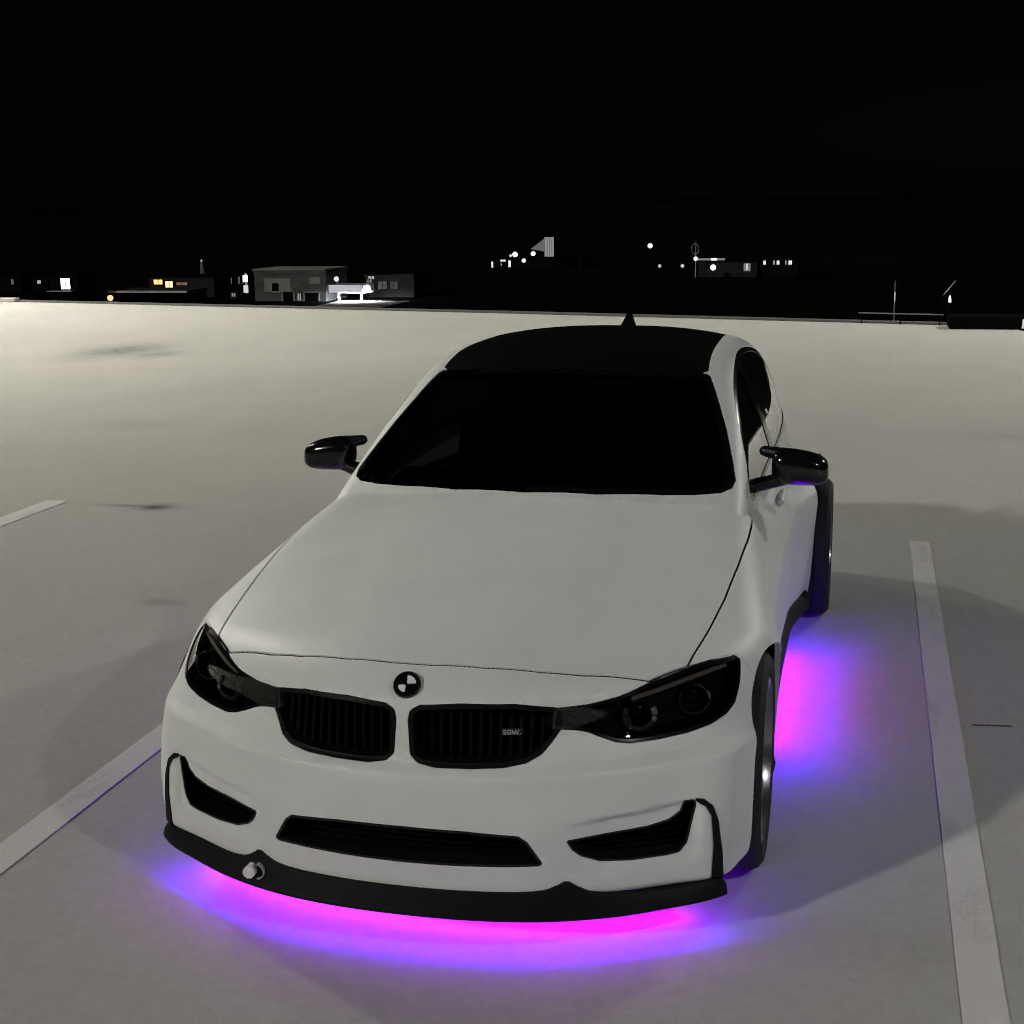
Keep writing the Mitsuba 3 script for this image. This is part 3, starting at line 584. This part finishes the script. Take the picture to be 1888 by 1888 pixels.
# front lip: a black splitter that follows the bumper, with upturned winglets
def outline(z, xs):
    return np.array([[x, float(front_y(abs(x), z)) if abs(x) < .885 else 0, z] for x in xs])
LIP_TOP = PchipInterpolator([0, .30, .38, .425, .445, .470, .51, .60, .70, .76, .835, .872, .92], [.197, .199, .204, .221, .231, .215, .194, .181, .177, .180, .185, .146, .140])
aa = np.r_[np.linspace(0, .80, 61), np.linspace(.81, .852, 8)]
right = [(a, float(front_y(a, .18))) for a in aa]
pts = np.array([(-x, y) for x, y in right[:0:-1]] + right)
d = np.gradient(pts, axis=0); d /= np.linalg.norm(d, axis=1, keepdims=True); nrm = np.c_[d[:, 1], -d[:, 0]]
V, f = [], []
for (x, y), (nx, ny) in zip(pts, nrm):
    zt = float(LIP_TOP(min(abs(x), .92))); zb = .122 + .012 * sstep(.55, .92, abs(x))
    k = 1 - .75 * sstep(.74, .90, abs(x))
    for off, z in ((.006, zt), (.012, zt - .004), (.020, zb + .030), (.030, zb + .012), (.030, zb + .003), (.026, zb), (.006, zb), (.005, zb + .02), (.003, zt - .020), (-.035, zt - .012), (-.035, zt - .002)):
        V.append((x + nx * off * k, y + ny * off * k, z))
n = 11
for i in range(len(pts) - 1):
    for j in range(n):
        a, b = i * n + j, i * n + (j + 1) % n; f += [[a, b, b + n], [a, b + n, a + n]]
L0 = (len(pts) - 1) * n
f += [[0, j + 1, j] for j in range(1, n - 1)] + [[L0, L0 + j, L0 + j + 1] for j in range(1, n - 1)]
m = trimesh.Trimesh(np.array(V), f, process=False); m.fix_normals()
lip = put(CAR + '__front_lip', m, 'lip_black', 35)
Bo, = level_solid('body', body_f, .0125, ((-1.0063, 1.0063), (-.06, .75), (.1, .60)), [.004])
for s in (1, -1):
    strip = (Bo - B1) ^ prism_y(BLADE_STRIP.buffer(-.0004), -.3, .5)
    skin(lip + '__winglet', strip if s > 0 else flip(strip), body_f, [.004, -.020], 'lip_black')
t = cyl((-.470, .055, .172), (-.470, .092, .172), .0175, 28) + cyl((-.470, .053, .172), (-.470, .07, .172), .0125, 20)
put(lip + '__round_cap', tm(t), 'badge_white', 35)
t = cyl((-.448, .060, .174), (-.448, .10, .174), .023, 32) - cyl((-.448, .05, .174), (-.448, .12, .174), .0205, 32)
put(lip + '__cap_ring', tm(t - m3.Manifold.cube([.028, .2, .1]).translate([-.476, 0, .13])), 'badge_grey', 35)

# kidney grilles: frame, slats, badge
for s in (1, -1):
    P = KIDNEY.buffer(-.0012); ring = P.difference(KIDNEY.buffer(-.013, quad_segs=6))
    ring = (Bo2 if False else B0) ^ prism_y(ring, -.3, .22)
    ring -= prism_y(P.buffer(.02), .20, .4)
    k = skin(CAR + '__grille', ring if s > 0 else flip(ring), body_f, [0], 'kidney_black')
    for i, x in enumerate(np.arange(.046, .40, .0265)):
        col = P.buffer(-.010).intersection(sbox(x - .05, .4, x + .05, .8)).intersection(sbox(x - .0045, .4, x + .0045, .8))
        if col.is_empty: continue
        z0, z1 = col.bounds[1], col.bounds[3]
        zs = np.linspace(z0, z1, 8); fy = front_y(np.full(8, x), zs) + .042
        bar = m3.Manifold.batch_hull([m3.Manifold.cube([.009, .004, .002], True).translate([x, y, z]) for z, y in zip(zs, fy)] + [m3.Manifold.cube([.003, .004, .002], True).translate([x, y + .03, z]) for z, y in zip(zs, fy)])
        put(k + '__slat', tm(bar if s > 0 else flip(bar)), 'slat_black', 35)
tx = meshkit.text_mesh('SGM/.', .0125, .003, bold=True); tx.apply_translation(-tx.bounds.mean(0))
tx.apply_transform(trimesh.transformations.rotation_matrix(math.pi / 2, [1, 0, 0]))
for_y = float(front_y(.294, .632)) + .012
tx.apply_transform(trimesh.transformations.rotation_matrix(.27, [0, 0, 1]))
tx.apply_translation((.292, for_y - .006, .632))
put(CAR + '__grille_badge', tx, 'badge_grey')
put(CAR + '__grille_badge__plate', join(bx(.292, for_y + .001, .632, .058, .004, .020, .27)), 'gloss_black')

# lower intakes: bars in the pockets
it = CAR + '__center_intake'
frame = INTAKE.buffer(-.0012).difference(INTAKE.buffer(-.008))
skin(it, (B0 ^ prism_y(frame, -.3, .19)), body_f, [0], 'black_trim'); used[it] = 1
for z in np.arange(.288, .372, .018):
    row = INTAKE.buffer(-.006).intersection(sbox(-1, z - .001, 1, z + .001)).bounds
    xs = np.linspace(row[0], row[2], 15); P = np.c_[xs, front_y(np.abs(xs), np.full(15, z)) + .075, np.full(15, z)]
    put(it + '__bar', tube(P, .0032, 6), 'slat_black', True)
for s in (1, -1):
    sl = SLIT.buffer(-.0012).difference(SLIT.buffer(-.006))
    k = skin(CAR + '__side_intake', ((B0 ^ prism_y(sl, -.3, .40)) if s > 0 else flip(B0 ^ prism_y(sl, -.3, .40))), body_f, [0], 'black_trim')
    for z in (.292, .310, .328, .346):
        row = SLIT.buffer(-.004).intersection(sbox(0, z - .001, .76, z + .001)).bounds
        xs = np.linspace(row[0], row[2], 9); P = np.c_[s * xs, front_y(xs, np.full(9, z)) + .05, np.full(9, z)]
        put(k + '__bar', tube(P, .003, 6), 'slat_black', True)

seal_solid, = level_solid('body', body_f, .0130, ((-1.0053, 1.0053), (-.05, 1.75), (.60, .97)), [-.0035])
seal = (seal_solid - B1) ^ prism_z(hood_poly.buffer(GAP * .9).difference(hood_poly.buffer(-GAP * .9)).intersection(sbox(-2, -1, 2, 1.62)), .62, 1.2)
skin(CAR + '__hood_seal', seal, body_f, [-.0035], 'matte_black')
# round emblem on the nose: black disc, raised rim, two pale quarters
ez, ex = .748, .005
ey = float(front_y(abs(ex), ez)); g = gradient(body_f, np.array([[ex, ey, ez]]))[0]; g /= np.linalg.norm(g)
R = np.eye(4); zax = g; xax = np.cross([0, 0, 1.], -zax); xax = -np.cross(zax, [0, 0, 1.]) * -1; xax = np.array([1., 0, 0]) - zax * zax[0]; xax /= np.linalg.norm(xax); yax = np.cross(zax, xax)
R[:3, :3] = np.c_[xax, yax, zax]; R[:3, 3] = (ex, ey, ez)
def on_nose(man, name, bsdf, parent):
    m = tm(man); m.apply_transform(R); return put(parent + name, m, bsdf, 35)
em = on_nose(m3.Manifold.cylinder(.016, .0385, .0375, 48).translate([0, 0, -.010]), '__emblem', 'gloss_black', CAR)
ringm = m3.Manifold.cylinder(.0035, .0385, .0375, 48).translate([0, 0, .0062]) - m3.Manifold.cylinder(.01, .0355, .0355, 48).translate([0, 0, .005])
on_nose(ringm, '__rim', 'black_trim', em)
def quarter(a0, a1, r, pts=14):
    t = np.radians(np.linspace(a0, a1, pts)); return Polygon([(0.0015 * math.cos(math.radians((a0 + a1) / 2)), .0015 * math.sin(math.radians((a0 + a1) / 2)))] + [(r * math.cos(x), r * math.sin(x)) for x in t])
on_nose(section(rounded(affinity.translate(quarter(186, 268, .023), -.001, -.001).exterior.coords, .004)).extrude(.0022).translate([0, 0, .0062]), '__pale_quarter', 'badge_white', em)
on_nose(section(rounded(quarter(10, 96, .026).exterior.coords, .002)).extrude(.0022).translate([0, 0, .0062]), '__pale_quarter', 'badge_white', em)

# headlights
housing_solid, = level_solid('body', body_f, .0125, ((-1.0063, 1.0063), (-.06, .95), (.50, .85)), [-.055])
lens_solid, = level_solid('body', body_f, .0125, ((-1.0063, 1.0063), (-.06, .95), (.50, .85)), [-.003])
for s in (1, -1):
    def side(man): return man if s > 0 else flip(man)
    rim = HEAD.buffer(-.0015).difference(HEAD.buffer(-.010))
    h = skin(CAR + '__headlight', side(B0 ^ prism_d(rim, .02, 1.)), body_f, [0], 'gloss_black')
    skin(h + '__lens', side(lens_solid ^ prism_d(HEAD.buffer(-.004), .05, 1.)), body_f, [-.003], 'lens_glass', sheet=-.003)
    # two projectors with open light guides, and the brow bar over them
    for (x, y, z, r) in ((.60, .330, .640, .040), (.735, .455, .652, .042)):
        ax = np.array([math.sin(.35), -math.cos(.35), 0.]); c = np.array([x, y, z])
        bowl = cyl(c - ax * .02, c + ax * .03, r, 32) - cyl(c + ax * .0, c + ax * .04, r * .86, 32, r * .94)
        put(h + '__projector', tm(side(bowl)), 'black_trim', 35)
        ball = m3.Manifold.sphere(r * .74, 32).scale([1, 1, 1]).translate(list(c - ax * .012)); put(h + '__projector_ball', tm(side(ball)), 'gloss_black', True)
        t = np.radians(np.linspace(150, 390, 26)); u = np.array([ax[1] * -1, ax[0], 0.]); u = np.array([math.cos(.35), math.sin(.35), 0.])
        P = c + ax * .034 + r * 1.04 * (np.cos(t)[:, None] * u + np.sin(t)[:, None] * np.array([0, 0, 1.]))
        put(h + '__light_guide', tube(P * [s, 1, 1], .0085 if x < .65 else .0032, 8), 'guide_grey', True)
    bar3 = np.array([(.585, .288, .684), (.65, .352, .692), (.72, .435, .7005), (.78, .515, .7055), (.815, .57, .705)])
    tt = np.linspace(0, 1, 20); P = np.c_[[np.interp(tt, np.linspace(0, 1, 5), bar3[:, k]) for k in range(3)]].T + [0, .012, 0]
    put(h + '__brow_bar', tube(P * [s, 1, 1], .0075, 8), 'amber_bar', True)
    put(h + '__side_marker', tm(side(bevelled(.838, .618, .690, .006, .014, .014, .002))), 'badge_grey', 35)
    skin(h + '__housing', side(housing_solid ^ prism_d(HEAD.buffer(-.001).intersection(sbox(.55, 0, 2, 2)), .0, 1.)), body_f, [-.055], 'lamp_housing', sheet=-.055)

# greenhouse
roof_poly = both([(0, 2.222), (.131, 2.227), (.30, 2.262), (.446, 2.321), (.54, 2.372), (.558, 2.40), (.552, 2.50), (.545, 2.77), (.530, 3.30), (.52, 3.68), (.42, 3.72), (0, 3.75)])
ws_poly = both([(0, 1.497), (.262, 1.521), (.487, 1.582), (.60, 1.625), (.690, 1.675), (.724, 1.722), (.733, 1.782), (.713, 1.882), (.67, 2.059), (.604, 2.272), (.572, 2.366), (.558, 2.378), (.54, 2.370), (.446, 2.319), (.30, 2.260), (.131, 2.225), (0, 2.220)])
bl_poly = both([(0, 3.83), (.40, 3.80), (.50, 3.78), (.56, 4.25), (.52, 4.34), (0, 4.37)])
def smooth_loop(pts, n=140):
    p = np.array(list(pts) + [pts[0]], float); d = np.r_[0, np.cumsum(np.hypot(*np.diff(p, axis=0).T) ** .6)]
    return Polygon(CubicSpline(d, p, bc_type='periodic')(np.linspace(0, d[-1], n, endpoint=False)))
DLO = smooth_loop([(1.82, .942), (1.95, 1.045), (2.14, 1.165), (2.36, 1.272), (2.60, 1.335), (2.90, 1.362), (3.25, 1.352), (3.55, 1.305), (3.80, 1.215), (3.99, 1.09), (4.06, 1.00), (3.98, .966), (3.6, .957), (3.0, .946), (2.3, .937)])
win_f = rounded(DLO.intersection(Polygon([(1.5, .7), (2.66, .7), (2.66, 1.6), (1.5, 1.6)])).buffer(-.016).exterior.coords, .012)
win_r = rounded(DLO.intersection(Polygon([(2.74, .7), (4.5, .7), (4.5, 1.6), (2.74, 1.6)])).buffer(-.018).exterior.coords, .012)
gshell = G0 - G1 - m3.Manifold.cube([3, 6, .6], True).translate([0, 2.5, .57])
GL = [0, -.022]
dlo_r = prism_x(DLO, .35, 1.2); dlo = dlo_r + flip(dlo_r)
frame = gshell - prism_z(roof_poly.buffer(.0016), 1.1, 1.6) - prism_z(ws_poly, .85, 1.6) - prism_z(bl_poly, .85, 1.6) - dlo
skin(CAR + '__pillar_frame', frame, gh_f, GL, 'paint')
skin(CAR + '__roof', gshell ^ prism_z(roof_poly.buffer(-.0008), 1.1, 1.6), gh_f, GL, 'roof_black')
labels[CAR + '__roof'] = {'label': 'black carbon roof panel'}
Gs, = level_solid('gh', gh_f, .0130, ((-.9103, .9103), (1.0, 4.75), (.74, 1.50)), [-.003])
Gs -= m3.Manifold.cube([3, 6, .6], True).translate([0, 2.5, .58])
skin(CAR + '__windshield', Gs ^ prism_z(ws_poly.buffer(-.0008), .85, 1.6), gh_f, [-.003], 'dark_glass', sheet=-.003)
band = ws_poly.difference(ws_poly.buffer(-.035))
skin(CAR + '__windshield__black_border', (Gs ^ prism_z(band, .85, 1.6)) - G1, gh_f, [-.003, -.022], 'gloss_black')
skin(CAR + '__rear_window', Gs ^ prism_z(bl_poly.buffer(-.0008), .85, 1.6), gh_f, [-.003], 'black_glass', sheet=-.003)
for s in (1, -1):
    trim = (gshell ^ prism_x(DLO.buffer(-.0008).difference(win_f).difference(win_r), .35, 1.2))
    w = skin(CAR + '__window_trim', trim if s > 0 else flip(trim), gh_f, GL, 'gloss_black')
    for wp in (win_f, win_r):
        pane = Gs ^ prism_x(wp.buffer(-.0004), .35, 1.2)
        skin(CAR + '__side_window', pane if s > 0 else flip(pane), gh_f, [-.003], 'black_glass', sheet=-.003)

# cabin: dashboard, wheel, seats, mirror
put(CAR + '__dashboard', tm(m3.Manifold.batch_hull([m3.Manifold.sphere(.05, 16).translate([x, y, z]) for x in (-.60, .60) for y, z in ((1.72, .90), (2.02, .93), (2.08, .80), (1.72, .75))])), 'cabin', True)
a = np.linspace(0, 2 * np.pi, 40); P = np.c_[-.0 + .37 + .18 * np.cos(a), 2.20 - .06 * np.sin(a), .90 + .17 * np.sin(a)]
put(CAR + '__steering_wheel', tube(P, .014, 8), 'cabin', True)
for s in (-1, 1):
    st = CAR + '__seat'
    k = numbered(st)
    scene[k] = mikit.ply(tm(m3.Manifold.batch_hull([m3.Manifold.sphere(.06, 14).translate([s * .37 + x, y, z]) for x in (-.19, .19) for y, z in ((2.66, .70), (2.86, 1.04))])), 'cabin', smooth=True)
    put(k + '__headrest', tm(m3.Manifold.batch_hull([m3.Manifold.sphere(.04, 14).translate([s * .37 + x, y, z]) for x in (-.09, .09) for y, z in ((2.87, 1.13), (2.90, 1.22))])), 'cabin', True)
put(CAR + '__rear_bench', tm(m3.Manifold.batch_hull([m3.Manifold.sphere(.06, 14).translate([x, y, z]) for x in (-.55, .55) for y, z in ((3.50, .70), (3.62, 1.02))])), 'cabin', True)
put(CAR + '__rear_view_mirror', tm(m3.Manifold.batch_hull([m3.Manifold.sphere(.025, 14).translate([x, 2.30, z]) for x in (-.10, .10) for z in (1.24, 1.27)])), 'cabin', True)

# door mirrors: housing on two arms
for s in (1, -1):
    u, v = np.meshgrid(np.linspace(-np.pi / 2, np.pi / 2, 33), np.linspace(0, 2 * np.pi, 49)[:-1], indexing='ij')
    se = lambda t, e: np.sign(t) * np.abs(t) ** e
    X, Y, Z = se(np.sin(u), .55), se(np.cos(u), .5) * se(np.cos(v), .7), se(np.cos(u), .5) * se(np.sin(v), .7)
    out = (X + 1) / 2                                                     # 0 at the car, 1 at the outer end
    P = np.stack([.952 + .106 * X, 2.04 + .072 * Y + .012 * out ** 2, 1.024 - .018 * out ** 2 + Z * (.070 - .018 * out ** 2)], -1).reshape(-1, 3)
    hull = m3.Manifold.hull_points(np.ascontiguousarray(P, np.float64))
    k = put(CAR + '__door_mirror', tm(hull if s > 0 else flip(hull)), 'gloss_black', 60)
    arm = m3.Manifold.batch_hull([m3.Manifold.sphere(r, 16).translate(p) for p, r in (([.815, 2.06, 1.076], .020), ([.90, 2.05, 1.062], .030))])
    put(k + '__upper_arm', tm(arm if s > 0 else flip(arm)), 'black_trim', True)
    arm = m3.Manifold.batch_hull([m3.Manifold.sphere(.024, 16).translate(p) for p in ([.780, 1.98, .950], [.795, 2.06, .948], [.92, 2.05, .978], [.92, 2.03, .985])])
    put(k + '__lower_arm', tm(arm if s > 0 else flip(arm)), 'black_trim', True)
    g = bx(.95 * s, 2.112, 1.02, .15, .006, .085); put(k + '__glass', g, 'chrome')

# shark-fin aerial
fin = m3.Manifold.batch_hull([m3.Manifold.sphere(.006, 12).translate(p) for p in ([0, 3.86, 1.465], [0, 3.84, 1.468])] + [m3.Manifold.sphere(.012, 12).scale([1, 1, .5]).translate(p) for p in ([.020, 3.88, 1.375], [-.020, 3.88, 1.375], [.012, 3.66, 1.395], [-.012, 3.66, 1.395])])
put(CAR + '__shark_fin_aerial', tm(fin), 'gloss_black', True)

# wheels: tyre, rim, five twin spokes, disc
def spoke(ang, x0, r):
    ps = []
    for sgn in (-1, 1):
        for rr, w, xo in ((.055, .012, -.020), (.15, .011, -.004), (r - .075, .016, -.012)):
            a = ang + sgn * (.10 if rr > .1 else .25)
            ps.append((rr, a, w, xo))
    out = m3.Manifold()
    for q in (ps[:3], ps[3:]):
        b = [m3.Manifold.sphere(w, 12).scale([.8, 1, 1]).translate([x0 + xo, rr * math.cos(a), rr * math.sin(a)]) for rr, a, w, xo in q]
        out += m3.Manifold.batch_hull(b[:2]) + m3.Manifold.batch_hull(b[1:])
    return out
for cx, cy, w, r in WHEELS:
    for s in (1, -1):
        wk = numbered(CAR + '__wheel'); at = dict(to_world=T().translate([s * cx, cy, r]).rotate([0, 0, 1], 0 if s > 0 else 180))
        h = w / 2; ri = r - .088
        tyre = lathe_x([(ri, -h + .02), (ri + .02, -h + .004), (r - .03, -h), (r - .008, -h + .016), (r, -h + .04), (r, -h + .07), (r - .005, -h + .074), (r - .005, -h + .082), (r, -h + .086), (r, -.006), (r - .005, -.003), (r - .005, .003), (r, .006), (r, h - .086), (r - .005, h - .082), (r - .005, h - .074), (r, h - .07), (r, h - .04), (r - .008, h - .016), (r - .03, h), (ri + .02, h - .004), (ri, h - .02), (ri, -h + .02)], 96)
        tyre.fix_normals()
        scene[wk + '__tyre'] = mikit.ply(tyre, 'rubber', smooth=35, **at)
        rim = lathe_x([(ri + .004, -h + .02), (ri + .004, h - .008), (ri - .010, h - .004), (ri - .014, h - .02), (ri - .030, h - .06), (ri - .030, -h + .03), (ri + .004, -h + .02)], 72); rim.fix_normals()
        scene[wk + '__rim'] = mikit.ply(rim, 'rim_metal', smooth=35, **at)
        for i in range(5):
            put(wk + '__spoke', tm(spoke(i * 2 * math.pi / 5 + .3, h - .025, r)), 'rim_metal', True, **at)
        put(wk + '__hub', tm(m3.Manifold.cylinder(.03, .075, .06, 32).rotate([0, 90, 0]).translate([h - .06, 0, 0])), 'rim_metal', 35, **at)
        put(wk + '__brake_disc', tm(m3.Manifold.cylinder(.03, .185, .185, 48).rotate([0, 90, 0]).translate([-.02, 0, 0])), 'disc_metal', 35, **at)
        cal = m3.Manifold.cylinder(.07, .20, .20, 48).rotate([0, 90, 0]) - m3.Manifold.cylinder(.2, .11, .11, 48).rotate([0, 90, 0]).translate([-.05, 0, 0])
        put(wk + '__brake_caliper', tm((cal ^ m3.Manifold.cube([.3, .3, .2], True).translate([0, .17, .02])).translate([-.04, 0, 0])), 'black_trim', 35, **at)

# light strips under the lip and the sills
def strip(path, r, col):
    k = numbered(CAR + '__light_strip'); scene[k] = mikit.ply(tube(path, r, 8), 'led_black', smooth=True, emitter=emit(*col, w=4.))
STRIP_PINK, STRIP_BLUE = GLOW
def under_lip(off, z):
    keep = np.abs(pts[:, 0]) < .832
    o = off * (1 - .2 * sstep(.45, .83, np.abs(pts[keep][:, :1]))) if off < -.1 else off
    p = (pts[keep] + nrm[keep] * o)[::2]; return np.c_[p, np.full(len(p), z)]
strip(under_lip(-.172, .056), .006, STRIP_PINK)
strip(under_lip(-.003, .159), .005, STRIP_BLUE)
for s in (1, -1):
    strip([(s * (float(side_x(y, .25)) - .032), y, .140) for y in np.linspace(1.72, 2.86, 10)], .006, SILL_GLOW[0])
    strip([(s * (float(side_x(y, .25)) - .050), y, .146) for y in np.linspace(1.62, 2.96, 12)], .006, SILL_GLOW[1])
